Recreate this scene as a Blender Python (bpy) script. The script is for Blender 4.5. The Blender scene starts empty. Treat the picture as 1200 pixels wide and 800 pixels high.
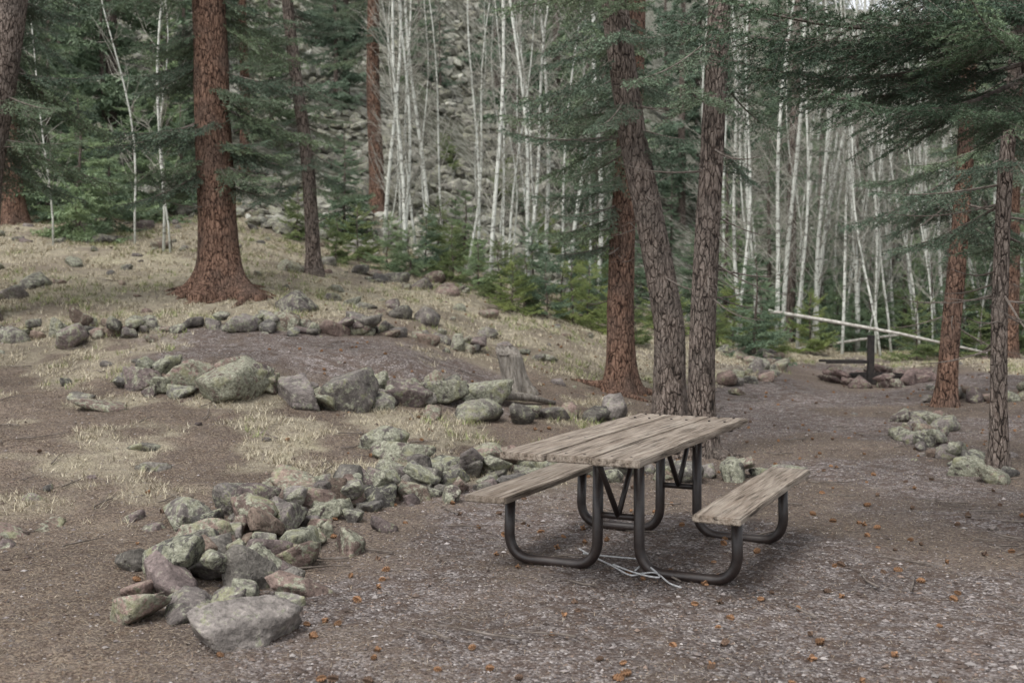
import bpy, bmesh, numpy as np, math, time
from mathutils import Vector, Matrix, Euler
R=np.random.RandomState(11)
SC=bpy.context.scene
SC.view_settings.view_transform='Standard'
SC.view_settings.look='None'
SC.view_settings.exposure=0
LINK=SC.collection.objects.link
def U(a,b,n=None): return R.uniform(a,b,n)

# ---------------------------------------------------------------- noise
def _h(ix,iy,iz,s):
    v=np.sin(ix*127.1+iy*311.7+iz*74.7+s*53.3)*43758.5453
    return v-np.floor(v)
def n3(x,y,z=0.,s=0):
    x=np.asarray(x,float);y=np.asarray(y,float);z=np.asarray(z,float)+0*x
    ix,iy,iz=np.floor(x),np.floor(y),np.floor(z)
    fx,fy,fz=x-ix,y-iy,z-iz
    fx,fy,fz=[t*t*(3-2*t) for t in(fx,fy,fz)]
    r=0
    for a in(0,1):
        for b in(0,1):
            for c in(0,1):
                w=(fx if a else 1-fx)*(fy if b else 1-fy)*(fz if c else 1-fz)
                r=r+w*_h(ix+a,iy+b,iz+c,s)
    return r*2-1
def fbm(x,y,z=0.,s=0,o=4):
    r=0;a=.5
    for i in range(o):
        r=r+a*n3(np.asarray(x)*2**i,np.asarray(y)*2**i,np.asarray(z)*2**i,s+i*7);a*=.5
    return r
# ---------------------------------------------------------------- terrain
COLS=[(-.45,[0,7.5,10,12.5,14.5,17,20,24,30,45,60,90,300],[0,0,.39,.62,1.1,1.72,2.42,3.0,4.6,12,20,38,120]),
(-.255,[0,7,9,10.3,11.4,12.2,13.5,14.2,17,20,25,30,45,60,90,300],[0,0,.1,.35,.58,.9,.98,1.1,1.53,2.2,3.06,4.6,12,20,38,120]),
(-.1125,[0,8.5,10,12,13,14.2,15,19,24,28,35,50,70,100,300],[0,0,.12,.42,.86,.95,1.05,1.52,2.14,2.9,5.6,13,24,42,120]),
(0,[0,9.4,11.8,14,15,17,20,25,32,40,60,100,300],[0,0,.17,.43,.58,.83,1.3,1.79,3,5.4,13,34,110]),
(.0975,[0,11,13.5,15,18,24,30,40,60,100,300],[0,0,.14,.24,.51,.88,1.3,3,8,24,90]),
(.2025,[0,14,16,19,23,32,45,70,120,300],[0,0,.03,.3,.39,.5,1.8,6.5,24,80]),
(.3,[0,18,20,24,35,50,80,120,300],[0,0,.09,.25,.3,1.5,7,20,75]),
(.45,[0,9.6,13,18,24,35,50,80,120,300],[0,0,.03,.22,.34,.4,1.5,7,20,70])]
DG=np.concatenate([np.arange(0,30,.25),np.arange(30,301,2.)])
ZG=np.array([np.interp(DG,c[1],c[2]) for c in COLS])
UG=np.array([c[0] for c in COLS])
def gz(x,y):
    x=np.asarray(x,float);y=np.asarray(y,float)
    d=np.clip(y,0,299.9);u=np.clip(x/np.maximum(y,3.),-.4499,.4499)
    ci=np.clip(np.searchsorted(UG,u)-1,0,len(UG)-2)
    t=(u-UG[ci])/(UG[ci+1]-UG[ci]);t=t*t*(3-2*t)*.5+t*.5
    di=np.clip(np.searchsorted(DG,d)-1,0,len(DG)-2)
    w=np.clip((d-DG[di])/(DG[di+1]-DG[di]),0,1)
    a=ZG[ci,di]*(1-w)+ZG[ci,di+1]*w; b=ZG[ci+1,di]*(1-w)+ZG[ci+1,di+1]*w
    z=a*(1-t)+b*t
    z=z+.035*fbm(x*.9,y*.9,0,3,3)+np.clip((y-24)/20,0,1)*.9*fbm(x*.12,y*.12,0,9,3)
    return z
def gzf(x,y): return float(gz(np.array([x]),np.array([y]))[0])
def ss(a,b,x):
    t=np.clip((x-a)/(b-a),0,1);return t*t*(3-2*t)
GS_U=[-.6,-.45,-.255,-.11,0,.0975,.2,.3,.435,.6];GS_D=[12.5,13.8,15.2,15.6,14.4,15.6,18,22.5,19,19]
def masks(x,y):
    u=x/np.maximum(y,3.)
    nz=fbm(x*.7,y*.7,0,21,4)
    g=ss(-.6,.9,y-np.interp(u,GS_U,GS_D)+nz*2.5)
    g=g*(1-.6*ss(.06,.28,fbm(x*1.1,y*1.1,0,61,4)))
    patch=ss(-.05,.2,fbm(x*1.5,y*1.9,0,33,4)+.04)
    band=ss(8.2,9.6,y)*(1-ss(11.2,12.2,y))*(1-ss(-.02,.08,u))
    band2=(1-ss(-.33,-.27,u))*ss(7.,9,y)*.8
    edge=.8*ss(10.5,11.5,y)*(1-ss(.06,.12,u))*ss(-.12,-.03,u)
    g=np.maximum(g,np.maximum(np.maximum(band,band2),edge)*patch*.85)
    g=g*(1-.75*ss(26,31,y))
    lb=np.interp(y,[0,5,5.9,7,8.2,9,9.8,11,14],[-1.6,-1.1,-1.4,-1.4,-1.0,-.5,.2,1.6,2.4])
    duff=1-ss(-.5,.4,x-lb+nz*.5)
    pad=ss(11.9,12.4,y)*(1-ss(14.2,14.9,y))*ss(-.36,-.3,u)*(1-ss(-.02,.02,u))
    duff=duff*(1-pad*.9)
    duff=np.maximum(duff,.8*ss(-.06,.25,fbm(x*.6,y*.6,0,55,4)))
    return g,duff
# ---------------------------------------------------------------- mesh helpers
def mk(name,V,T=None,Q=None,mats=(),mi=None,smooth=False,col=None,parent=None,link=True):
    me=bpy.data.meshes.new(name)
    V=np.asarray(V,np.float32)
    T=np.zeros((0,3),int) if T is None or len(T)==0 else np.asarray(T)
    Q=np.zeros((0,4),int) if Q is None or len(Q)==0 else np.asarray(Q)
    me.vertices.add(len(V));me.vertices.foreach_set('co',V.ravel())
    nl=len(T)*3+len(Q)*4
    me.loops.add(nl);me.loops.foreach_set('vertex_index',np.concatenate([T.ravel(),Q.ravel()]).astype(np.int32))
    me.polygons.add(len(T)+len(Q))
    st=np.concatenate([np.arange(len(T))*3,len(T)*3+np.arange(len(Q))*4]).astype(np.int32)
    me.polygons.foreach_set('loop_start',st)
    for m in mats: me.materials.append(m)
    if mi is not None: me.polygons.foreach_set('material_index',np.asarray(mi,np.int32))
    me.polygons.foreach_set('use_smooth',np.full(len(T)+len(Q),bool(smooth)))
    if col is not None:
        a=me.color_attributes.new('Col','FLOAT_COLOR','POINT')
        a.data.foreach_set('color',np.asarray(col,np.float32).ravel())
    me.update(calc_edges=True)
    if not link: return me
    o=bpy.data.objects.new(name,me);LINK(o)
    if parent: o.parent=parent
    return o
class Acc:
    def __init__(s): s.V=[];s.T=[];s.Q=[];s.mt=[];s.mq=[];s.C=[];s.n=0
    def add(s,V,T=None,Q=None,m=0,col=None):
        V=np.asarray(V);s.V.append(V)
        if T is not None and len(T): s.T.append(np.asarray(T)+s.n);s.mt.append(np.full(len(T),m))
        if Q is not None and len(Q): s.Q.append(np.asarray(Q)+s.n);s.mq.append(np.full(len(Q),m))
        if col is not None:
            c=np.asarray(col,float)
            if c.ndim==1: c=np.tile(c,(len(V),1))
            s.C.append(c)
        s.n+=len(V)
    def out(s,name,mats,smooth=False,parent=None,link=True):
        V=np.concatenate(s.V);T=np.concatenate(s.T) if s.T else None;Q=np.concatenate(s.Q) if s.Q else None
        mi=np.concatenate(s.mt+s.mq)
        return mk(name,V,T,Q,mats,mi,smooth,np.concatenate(s.C) if s.C else None,parent,link)
def tube(P,rad,n=8,cap=True):
    P=np.asarray(P,float);m=len(P);rad=np.broadcast_to(np.asarray(rad,float),(m,))
    tg=np.gradient(P,axis=0);tg/=np.linalg.norm(tg,axis=1)[:,None]+1e-12
    a=np.array([0,0,1.]) if abs(tg[0][2])<.9 else np.array([1.,0,0])
    nrm=np.cross(tg[0],a);nrm/=np.linalg.norm(nrm)
    th=np.arange(n)*2*math.pi/n;V=[]
    for i in range(m):
        nrm=nrm-tg[i]*nrm.dot(tg[i]);nrm/=np.linalg.norm(nrm)+1e-12
        b=np.cross(tg[i],nrm)
        V.append(P[i]+rad[i]*(np.cos(th)[:,None]*nrm+np.sin(th)[:,None]*b))
    V=np.concatenate(V)
    i=np.arange(m-1)[:,None]*n;j=np.arange(n)[None];k=(j+1)%n
    Q=np.stack([i+j,i+k,i+n+k,i+n+j],-1).reshape(-1,4)
    T=[]
    if cap:
        c0=len(V);V=np.concatenate([V,P[:1],P[-1:]])
        for q in range(n):
            T.append((c0,(q+1)%n,q));T.append((c0+1,(m-1)*n+q,(m-1)*n+(q+1)%n))
    return V,np.array(T,int).reshape(-1,3),Q
def empty(name,loc=(0,0,0)):
    e=bpy.data.objects.new(name,None);e.location=loc;e.empty_display_size=.2;LINK(e);return e
_ico={}
def ico(sub):
    if sub not in _ico:
        bm=bmesh.new();bmesh.ops.create_icosphere(bm,subdivisions=sub,radius=1)
        V=np.array([v.co[:] for v in bm.verts]);T=np.array([[v.index for v in f.verts] for f in bm.faces]);bm.free()
        V/=np.linalg.norm(V,axis=1)[:,None]
        _ico[sub]=(V,T)
    return _ico[sub]
# ---------------------------------------------------------------- material helpers
class M:
    def __init__(s,name,rough=.85,spec=.25):
        s.m=bpy.data.materials.new(name);s.m.use_nodes=True;s.nt=s.m.node_tree;s.N=s.nt.nodes;s.L=s.nt.links
        s.b=s.N['Principled BSDF'];s.b.inputs['Roughness'].default_value=rough;s.b.inputs['Specular IOR Level'].default_value=spec
        s.tc=s.N.new('ShaderNodeTexCoord')
    def co(s,scale=(1,1,1)):
        mp=s.N.new('ShaderNodeMapping');mp.inputs['Scale'].default_value=scale
        s.L.new(s.tc.outputs['Object'],mp.inputs[0]);return mp.outputs[0]
    def noise(s,co,sc,det=4,rough=.6,dist=0,out='Fac'):
        n=s.N.new('ShaderNodeTexNoise');n.inputs['Scale'].default_value=sc;n.inputs['Detail'].default_value=det
        n.inputs['Roughness'].default_value=rough;n.inputs['Distortion'].default_value=dist
        s.L.new(co,n.inputs['Vector']);return n.outputs[out]
    def warp(s,co,sc,amt):
        n=s.noise(co,sc,2,.6,0,'Color');a=s.N.new('ShaderNodeVectorMath');a.operation='SCALE';s.L.new(n,a.inputs[0]);a.inputs['Scale'].default_value=amt
        b=s.N.new('ShaderNodeVectorMath');b.operation='ADD';s.L.new(co,b.inputs[0]);s.L.new(a.outputs[0],b.inputs[1]);return b.outputs[0]
    def vor(s,co,sc,feat='F1',out='Distance'):
        n=s.N.new('ShaderNodeTexVoronoi');n.feature=feat;n.inputs['Scale'].default_value=sc
        s.L.new(co,n.inputs['Vector']);return n.outputs[out]
    def ramp(s,fac,st):
        n=s.N.new('ShaderNodeValToRGB');e=n.color_ramp.elements
        while len(e)<len(st): e.new(.5)
        for q,(p,c) in zip(e,st): q.position=p;q.color=(*c,1) if not np.isscalar(c) else (c,c,c,1)
        s.L.new(fac,n.inputs[0]);return n.outputs[0]
    def mix(s,fac,a,b,mode='MIX'):
        n=s.N.new('ShaderNodeMix');n.data_type='RGBA';n.blend_type=mode
        for i,v in((0,fac),(6,a),(7,b)):
            if isinstance(v,bpy.types.NodeSocket): s.L.new(v,n.inputs[i])
            elif i==0: n.inputs[0].default_value=v
            else: n.inputs[i].default_value=(*v,1)
        return n.outputs[2]
    def math(s,op,a,b=0,clamp=False):
        n=s.N.new('ShaderNodeMath');n.operation=op;n.use_clamp=clamp
        for i,v in((0,a),(1,b)):
            if isinstance(v,bpy.types.NodeSocket): s.L.new(v,n.inputs[i])
            else: n.inputs[i].default_value=v
        return n.outputs[0]
    def attr(s):
        n=s.N.new('ShaderNodeAttribute');n.attribute_name='Col';return n
    def sep(s,c):
        n=s.N.new('ShaderNodeSeparateColor');s.L.new(c,n.inputs[0]);return n.outputs
    def bump(s,h,dist=.01,st=1.,prev=None):
        n=s.N.new('ShaderNodeBump');n.inputs['Distance'].default_value=dist;n.inputs['Strength'].default_value=st
        s.L.new(h,n.inputs['Height'])
        if prev is not None: s.L.new(prev,n.inputs['Normal'])
        return n.outputs[0]
    def done(s,col,nrm=None):
        s.L.new(col,s.b.inputs['Base Color'])
        if nrm is not None: s.L.new(nrm,s.b.inputs['Normal'])
        return s.m

# ground
g=M('ground_soil',.95,.1);co=g.co();at=g.attr();mk3=g.sep(at.outputs['Color'])
vn=g.N.new('ShaderNodeTexVoronoi');vn.inputs['Scale'].default_value=70;g.L.new(co,vn.inputs['Vector']);vc=g.sep(vn.outputs['Color']);vd=vn.outputs['Distance']
nA=g.noise(co,.8,3,.65);nB=g.noise(co,8,4,.72);nC=g.noise(co,60,2,.7)
grav=g.ramp(vc[0],[(0,(.06,.048,.044)),(.45,(.14,.12,.113)),(.8,(.22,.195,.185)),(1,(.37,.34,.325))])
grav=g.mix(g.ramp(nB,[(.42,0),(.6,.8)]),grav,(.085,.06,.047))
duf=g.ramp(nC,[(.3,(.042,.03,.023)),(.5,(.11,.083,.065)),(.72,(.23,.185,.148))])
duf=g.mix(g.ramp(nB,[(.42,0),(.66,.6)]),duf,(.145,.12,.104))
duf=g.mix(g.ramp(vc[1],[(.74,0),(.85,.7)]),duf,(.23,.185,.14))
gra=g.ramp(nC,[(.3,(.17,.145,.1)),(.5,(.315,.28,.205)),(.75,(.47,.43,.33))])
gra=g.mix(g.ramp(nB,[(.46,0),(.66,.7)]),gra,(.185,.153,.12))
gra=g.mix(g.ramp(nA,[(.55,0),(.72,.4)]),gra,(.19,.195,.095))
c=g.mix(mk3[1],grav,duf);c=g.mix(mk3[0],c,gra)
far=g.ramp(g.vor(co,3.2,'F1','Distance'),[(.1,(.33,.33,.29)),(.45,(.2,.2,.17)),(.62,(.05,.048,.04))])
far=g.mix(g.ramp(nB,[(.35,.0),(.7,.8)]),far,(.12,.12,.08))
c=g.mix(mk3[2],c,far)
c=g.mix(1.,c,g.ramp(nA,[(.3,.66),(.7,1.15)]),'MULTIPLY')
h=g.math('ADD',g.math('MULTIPLY',vd,-.6),g.math('MULTIPLY',nC,.6))
nr=g.bump(g.math('ADD',g.math('MULTIPLY',nB,2.4),g.math('MULTIPLY',h,.9)),.018,1.)
GROUND=g.done(c,nr)
# rocks
g=M('lichen_rock',.9,.2);co=g.co();at=g.attr()
nA=g.noise(co,6,3,.65);nB=g.noise(co,32,3,.78);nL=g.noise(co,12,4,.8,.5)
c=g.mix(1.,at.outputs['Color'],g.ramp(nA,[(.3,.5),(.7,1.35)]),'MULTIPLY')
c=g.mix(1.,c,g.ramp(nB,[(.3,.5),(.7,1.45)]),'MULTIPLY')
lm=g.ramp(g.math('ADD',nL,g.math('MULTIPLY',at.outputs['Alpha'],.22)),[(.61,0),(.67,.92)])
lic=g.ramp(nB,[(.35,(.105,.106,.08)),(.55,(.24,.24,.18)),(.75,(.42,.42,.34))])
lic=g.mix(g.ramp(nA,[(.54,0),(.66,.55)]),lic,(.21,.205,.105))
c=g.mix(lm,c,lic)
nr=g.bump(g.math('ADD',nA,g.math('MULTIPLY',nB,.6)),.03,1.)
ROCK=g.done(c,nr)
g=M('pebble',.9,.2);at=g.attr();PEB=g.done(at.outputs['Color'])
g=M('dry_blades',.8,.1);at=g.attr();GRASS=g.done(at.outputs['Color'])
def bark(name,c0,c1,c2,grey):
    g=M(name,.92,.12);cw=g.warp(g.co((1,1,.3)),9,.09)
    v=g.vor(cw,26,'DISTANCE_TO_EDGE');n1=g.noise(g.co((1,1,.3)),22,4,.72,.4);n2=g.noise(g.co(),2.5,2);n3_=g.noise(g.co((1,1,.6)),60,2,.7)
    hh=g.math('ADD',g.math('MINIMUM',g.math('MULTIPLY',v,2.),.28),g.math('MULTIPLY',n1,1.15))
    c=g.ramp(hh,[(.45,c0),(.72,c1),(.95,c2)])
    c=g.mix(g.ramp(n3_,[(.5,0),(.75,.6)]),c,c2)
    c=g.mix(g.ramp(n2,[(.42,0),(.65,.7)]),c,grey)
    c=g.mix(g.ramp(hh,[(.48,.9),(.7,0)]),c,c0)
    nr=g.bump(g.math('ADD',hh,g.math('MULTIPLY',n3_,.25)),.06,1.)
    return g.done(c,nr)
BARK_R=bark('red_bark',(.022,.014,.011),(.125,.072,.051),(.29,.18,.13),(.125,.09,.073))
BARK_G=bark('grey_bark',(.026,.021,.018),(.12,.092,.077),(.27,.222,.19),(.14,.119,.104))
g=M('aspen_bark',.75,.2);n=g.noise(g.co((1,1,2.2)),7,3,.7)
c=g.ramp(g.noise(g.co((1,1,.35)),12,2),[(.3,(.36,.37,.33)),(.7,(.64,.65,.59))]);c=g.mix(g.ramp(n,[(.54,0),(.62,.8)]),c,(.11,.1,.085))
ASP=g.done(c)
g=M('twig_wood',.9,.1);TW=g.done(g.ramp(g.noise(g.co(),20,2),[(.3,(.075,.06,.05)),(.7,(.19,.165,.145))]))
g=M('aspen_twig',.9,.1);ATW=g.done(g.ramp(g.noise(g.co(),20,2),[(.3,(.19,.18,.15)),(.7,(.4,.39,.34))]))
def fol(name,a,b):
    g=M(name,.6,.25);oi=g.N.new('ShaderNodeObjectInfo')
    nn=g.noise(g.co(),2.2,2,.7)
    c=g.mix(g.ramp(nn,[(.35,0),(.65,1)]),a,b)
    c=g.mix(1.,c,g.ramp(oi.outputs['Random'],[(0,(.75,.78,.8)),(.5,(1,1,1)),(1,(1.35,1.3,1.1))]),'MULTIPLY')
    return g.done(c)
FOL=fol('spruce_needles',(.08,.12,.08),(.165,.22,.15))
FOL2=fol('young_spruce_needles',(.12,.175,.11),(.21,.28,.165))
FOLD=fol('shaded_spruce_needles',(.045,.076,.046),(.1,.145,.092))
FOLJ=fol('juniper_needles',(.1,.14,.055),(.2,.24,.095))

# ---------------------------------------------------------------- ground sheet
def axis(lo,hi,c0,c1,s,gr):
    a=list(np.arange(c0,c1,s));st=s
    while a[-1]<hi: st*=gr;a.append(a[-1]+st)
    st=s
    while a[0]>lo: st*=gr;a.insert(0,a[0]-st)
    return np.array(a)
X=axis(-220,220,-5.5,5.5,.08,1.05);Y=axis(-25,299,4,16,.07,1.04)
XX,YY=np.meshgrid(X,Y);ZZ=gz(XX,YY)
ZZ=ZZ+.018*fbm(XX*5,YY*5,0,71,3)
gm,dm=masks(XX,YY)
colr=np.stack([gm,dm,ss(25,30,YY+3*fbm(XX*.3,YY*.3,0,5,3)),np.ones_like(gm)],-1).reshape(-1,4)
nx,ny=len(X),len(Y);i=np.arange(ny-1)[:,None]*nx+np.arange(nx-1)[None]
Q=np.stack([i,i+1,i+nx+1,i+nx],-1).reshape(-1,4)
mk('ground',np.stack([XX,YY,ZZ],-1).reshape(-1,3),None,Q,[GROUND],None,True,colr)

# ---------------------------------------------------------------- rocks
def rock(seed,sub,size,sharp=130,npl=8,tilt=.42):
    r=np.random.RandomState(seed);D,T=ico(sub)
    n=r.normal(size=(npl,3));n/=np.linalg.norm(n,axis=1)[:,None]
    n=np.concatenate([n,[[0,0,1],[0,0,-1.],[1,.2,0],[-1,.1,0],[.1,1,0],[-.2,-1,0]]]);n[-6:]+=r.uniform(-.45,.45,(6,3));n/=np.linalg.norm(n,axis=1)[:,None]
    d=r.uniform(.56,1.,len(n));d[-6]=r.uniform(.5,.8)
    k=np.maximum(D@n.T,0)/d
    rr=(k**sharp).sum(1)**(-1/sharp)
    P=D*np.minimum(rr,1.5)[:,None]
    s=seed%97
    P=P*(1+.04*fbm(P[:,0]*1.6,P[:,1]*1.6,P[:,2]*1.6,s,2))[:,None]
    if sub>2:
        q=fbm(P[:,0]*4,P[:,1]*4,P[:,2]*4,s+3,3)
        P=P+D*(.06*np.abs(q)-.03*(np.abs(fbm(P[:,0]*2.2,P[:,1]*2.2,P[:,2]*5,s+8,2))<.04))[:,None]
    P=P*np.asarray(size)/2*1.12
    e=Euler((r.uniform(-tilt,tilt),r.uniform(-tilt,tilt),r.uniform(0,6.28))).to_matrix()
    return P@np.array(e).T,T
RC=[(.14,.112,.105),(.155,.135,.125),(.12,.111,.102),(.2,.147,.125),(.145,.132,.116),(.175,.156,.142),(.165,.125,.1)]
def addrock(acc,x,y,w,sub=3,h=None,lich=None,sink=.25,col=None,dz=0,asp=None):
    seed=R.randint(1e6);h=w*U(.45,.8) if h is None else h
    a=U(.55,.9) if asp is None else asp
    P,T=rock(seed,sub,(w,w*a,h))
    c=RC[R.randint(len(RC))] if col is None else col
    k=U(.65,1.2);l=(U(0.,1.) if lich is None else lich)
    acc.add(P+np.array([x,y,gzf(x,y)+h*(.5-sink)+dz]),T,None,0,(c[0]*k,c[1]*k,c[2]*k,l))
def row(name,path,n,w0,w1,spread,sub=3,lich=(0,1),mind=.6,pile=0,extra=()):
    acc=Acc();path=np.array(path,float);L=np.concatenate([[0],np.cumsum(np.linalg.norm(np.diff(path,axis=0),axis=1))])
    done=[]
    for (x,y,w,h) in extra: addrock(acc,x,y,w,sub,h,U(*lich));done.append((x,y,w))
    tries=0;cnt=0
    while cnt<n and tries<n*60:
        tries+=1;s=U(0,L[-1]);x=np.interp(s,L,path[:,0])+R.normal()*spread;y=np.interp(s,L,path[:,1])+R.normal()*spread
        w=w0+(w1-w0)*R.rand()**1.5
        if any(math.hypot(x-a,y-b)<mind*(w+c)/2 for a,b,c in done): continue
        done.append((x,y,w));cnt+=1
        addrock(acc,x,y,w,sub,None,U(*lich))
    for k in range(pile):
        s=U(0,L[-1]);x=np.interp(s,L,path[:,0])+R.normal()*spread*.4;y=np.interp(s,L,path[:,1])+R.normal()*spread*.4
        w=U(w0,(w0+w1)/2);addrock(acc,x,y,w,sub,None,U(*lich),dz=w*.45)
    return acc.out(name,[ROCK],True)
row('stone_border',[(-1.45,5.8),(-1.65,6.2),(-1.6,6.8),(-1.7,7.5),(-1.4,8.2),(-1.0,8.6),(-.7,9.0),(-.3,9.3),(.0,9.7)],92,.15,.4,.26,4,(.0,1),.62,32,
    extra=[(-1.24,5.05,.46,.25),(-1.78,5.95,.38,.22),(-1.42,6.05,.34,.24),(-1.9,6.95,.42,.24),(-1.3,6.9,.36,.2),(-1.15,10.2,.44,.26),(-.95,9.9,.4,.24),(-1.0,8.35,.36,.22),(-1.5,7.4,.4,.24),(-1.9,7.9,.4,.24)])
row('stone_border',[(-3.98,11.8),(-3.3,11.5),(-2.6,11.5),(-2.0,11.55),(-1.5,11.75),(-.9,12.3),(-.45,12.7)],34,.22,.45,.09,4,(.3,1),.52,6,
    extra=[(-3.2,11.5,.52,.4),(-2.75,11.35,.68,.42),(-2.15,11.4,.6,.36),(-1.6,11.55,.55,.5),(-1.1,12,.5,.42),(-.75,12.3,.6,.4),(-.3,12.8,.5,.34)])
row('stone_border',[(-7.4,14.5),(-6,14.2),(-4.9,14.1),(-3.65,14.3),(-2.6,14.7),(-1.9,14.8),(-1.2,15.2),(-.4,15.6),(.4,16)],66,.18,.42,.15,3,(.1,1),.6,14,
    extra=[(-5.3,13.7,.5,.35),(-2.3,14.6,.5,.3),(-2.9,14.5,.4,.3)])
row('stone_border',[(-.9,11.7),(-.2,11.9),(.5,12.5),(1.0,12.9),(1.25,13.1)],11,.28,.5,.05,3,(.2,.8),.8)
row('stone_border',[(-.1,9.9),(.7,9.75),(1.1,9.7),(1.9,9.6),(2.2,9.5)],15,.18,.36,.1,3,(.3,1),.75,3,extra=[(1.86,9.5,.38,.26)])
row('stone_border',[(3.4,16.6),(3.75,17.8),(4.1,19),(4.7,20.5),(4.4,22)],30,.22,.42,.18,3,(.2,.9),.7,2)
row('stone_border',[(5.0,14.2),(4.75,13.2),(4.3,11.8),(4.05,10.6),(4.0,9.6),(4.6,9.1)],34,.16,.36,.13,3,(.2,1),.7,3,extra=[(4.02,9.45,.36,.18),(4.45,9.1,.38,.2)])
row('stone_border',[(5.9,15.7),(6.6,15.4),(7.6,15.2)],16,.22,.42,.14,3,(.2,1),.7,3)
acc=Acc()
for k in range(130):
    y=U(5,26);x=U(-.5,.12)*y if R.rand()<.8 else U(.3,.5)*y
    if -.17*y<x<.4*y and y<9: continue
    addrock(acc,x,y,U(.04,.16)*(1+.04*y),2 if y>10 else 3,None,U(0,.8),sink=.55)
for k in range(120):
    y=U(16,28);x=U(-.5,-.02)*y;addrock(acc,x,y,.12+.5*R.rand()**2,3,None,U(.2,1),sink=.4)
for x,y,w in[(-3.25,7.3,.3),(-3.1,7.6,.22),(-4.3,11.3,.3),(-3.9,10.9,.5),(-3.1,9.6,.3)]: addrock(acc,x,y,w,3,w*.3,.6,sink=.4)
acc.out('loose_rocks',[ROCK],True)
def mass(name,x,y,w,tn,sub,cb):
    TT=[rock(900+k,sub,(1,.8,.62),60,7,.5) for k in range(tn)]
    acc=Acc();idx=R.randint(0,tn,len(x))
    for k in range(tn):
        s=idx==k;m=int(s.sum());P,T=TT[k];a=U(0,6.28,m);ca,sa=np.cos(a)[:,None],np.sin(a)[:,None]
        V=np.stack([P[None,:,0]*ca-P[None,:,1]*sa,P[None,:,0]*sa+P[None,:,1]*ca,np.tile(P[None,:,2],(m,1))*U(.7,1.3,(m,1))],-1)*w[s][:,None,None]
        V+=np.stack([x[s],y[s],gz(x[s],y[s])+w[s]*.1],-1)[:,None]
        c=np.array(cb)[R.randint(0,len(cb),m)]*U(.7,1.25,(m,1));c=np.concatenate([c,U(.1,.9,(m,1))],1)
        acc.add(V.reshape(-1,3),(T[None]+np.arange(m)[:,None,None]*len(P)).reshape(-1,3),None,0,np.repeat(c,len(P),0))
    return acc.out(name,[ROCK],False)
n=9500;y=25+45*R.rand(n)**1.15;u=U(-.5,.07,n)
kp=(R.rand(n)<ss(24,30,y+2*fbm(u*12,y*.2,0,2,2)))&(fbm(u*y*.25,y*.25,0,14,3)>-.22)
x=u[kp]*y[kp];y=y[kp];w=(.16+.45*R.rand(len(x))**2.2)*(1+(y-24)/45)
TC=[(.28,.275,.235),(.35,.345,.3),(.25,.24,.205),(.18,.17,.145)]
f=y<36
mass('talus_slope_rocks',x[f],y[f],w[f],10,2,TC);mass('talus_slope_rocks',x[~f],y[~f],w[~f],10,1,TC)

# ---------------------------------------------------------------- small ground scatter
def inview(n,d0,d1,p=1.):
    y=d0+(d1-d0)*R.rand(n)**p;x=U(-.52,.52,n)*y;return x,y
n=56000;x,y=inview(n,4,15,1.25);gm,dm=masks(x,y);keep=R.rand(n)>(.85*gm+.7*dm*(1-gm));x,y=x[keep],y[keep];n=len(x)
O8=np.array([(1,0,0),(-1,0,0),(0,1,0),(0,-1,0),(0,0,1),(0,0,-1.)]);OT=np.array([(0,2,4),(2,1,4),(1,3,4),(3,0,4),(2,0,5),(1,2,5),(3,1,5),(0,3,5)])
s=U(.003,.0085,n)*(1+1.4*(R.rand(n)>.96));P=O8[None]*U(.6,1.3,(n,6,1))*s[:,None,None]*np.stack([U(.8,1.5,n),U(.7,1.2,n),U(.4,.8,n)],-1)[:,None]
a=U(0,6.28,n);ca,sa=np.cos(a)[:,None],np.sin(a)[:,None]
P=np.stack([P[...,0]*ca-P[...,1]*sa,P[...,0]*sa+P[...,1]*ca,P[...,2]],-1)
P+=np.stack([x,y,gz(x,y)+.018*fbm(x*5,y*5,0,71,3)+s*.2],-1)[:,None]
pc=np.array([(.14,.119,.112),(.19,.167,.158),(.075,.057,.048),(.27,.245,.232),(.165,.123,.1)])[R.randint(0,5,n)]*U(.6,1.35,(n,1))
mk('gravel',P.reshape(-1,3),(OT[None]+np.arange(n)[:,None,None]*6).reshape(-1,3),None,[PEB],None,False,np.repeat(np.concatenate([pc,np.ones((n,1))],1),6,0))
n=90000;x,y=inview(n,4.2,18,1.2);gm,dm=masks(x,y);keep=R.rand(n)<(.3+.7*dm);x,y=x[keep],y[keep];n=len(x)
a=U(0,6.28,n);l=U(.012,.035,n);w=U(.0008,.002,n)*(y/7);zz=gz(x,y)+.018*fbm(x*5,y*5,0,71,3)+U(.002,.012,n)
dx,dy=np.cos(a),np.sin(a)
P=np.stack([np.stack([x-dx*l-dy*w,y-dy*l+dx*w,zz],-1),np.stack([x-dx*l+dy*w,y-dy*l-dx*w,zz],-1),np.stack([x+dx*l,y+dy*l,zz+U(-.004,.01,n)],-1)],1)
pc=np.array([(.22,.145,.09),(.33,.265,.19),(.085,.055,.04),(.42,.36,.28)])[R.randint(0,4,n)]*U(.6,1.2,(n,1))
mk('pine_needle_litter',P.reshape(-1,3),np.arange(n*3).reshape(-1,3),None,[GRASS],None,False,np.repeat(np.concatenate([pc,np.ones((n,1))],1),3,0))
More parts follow.
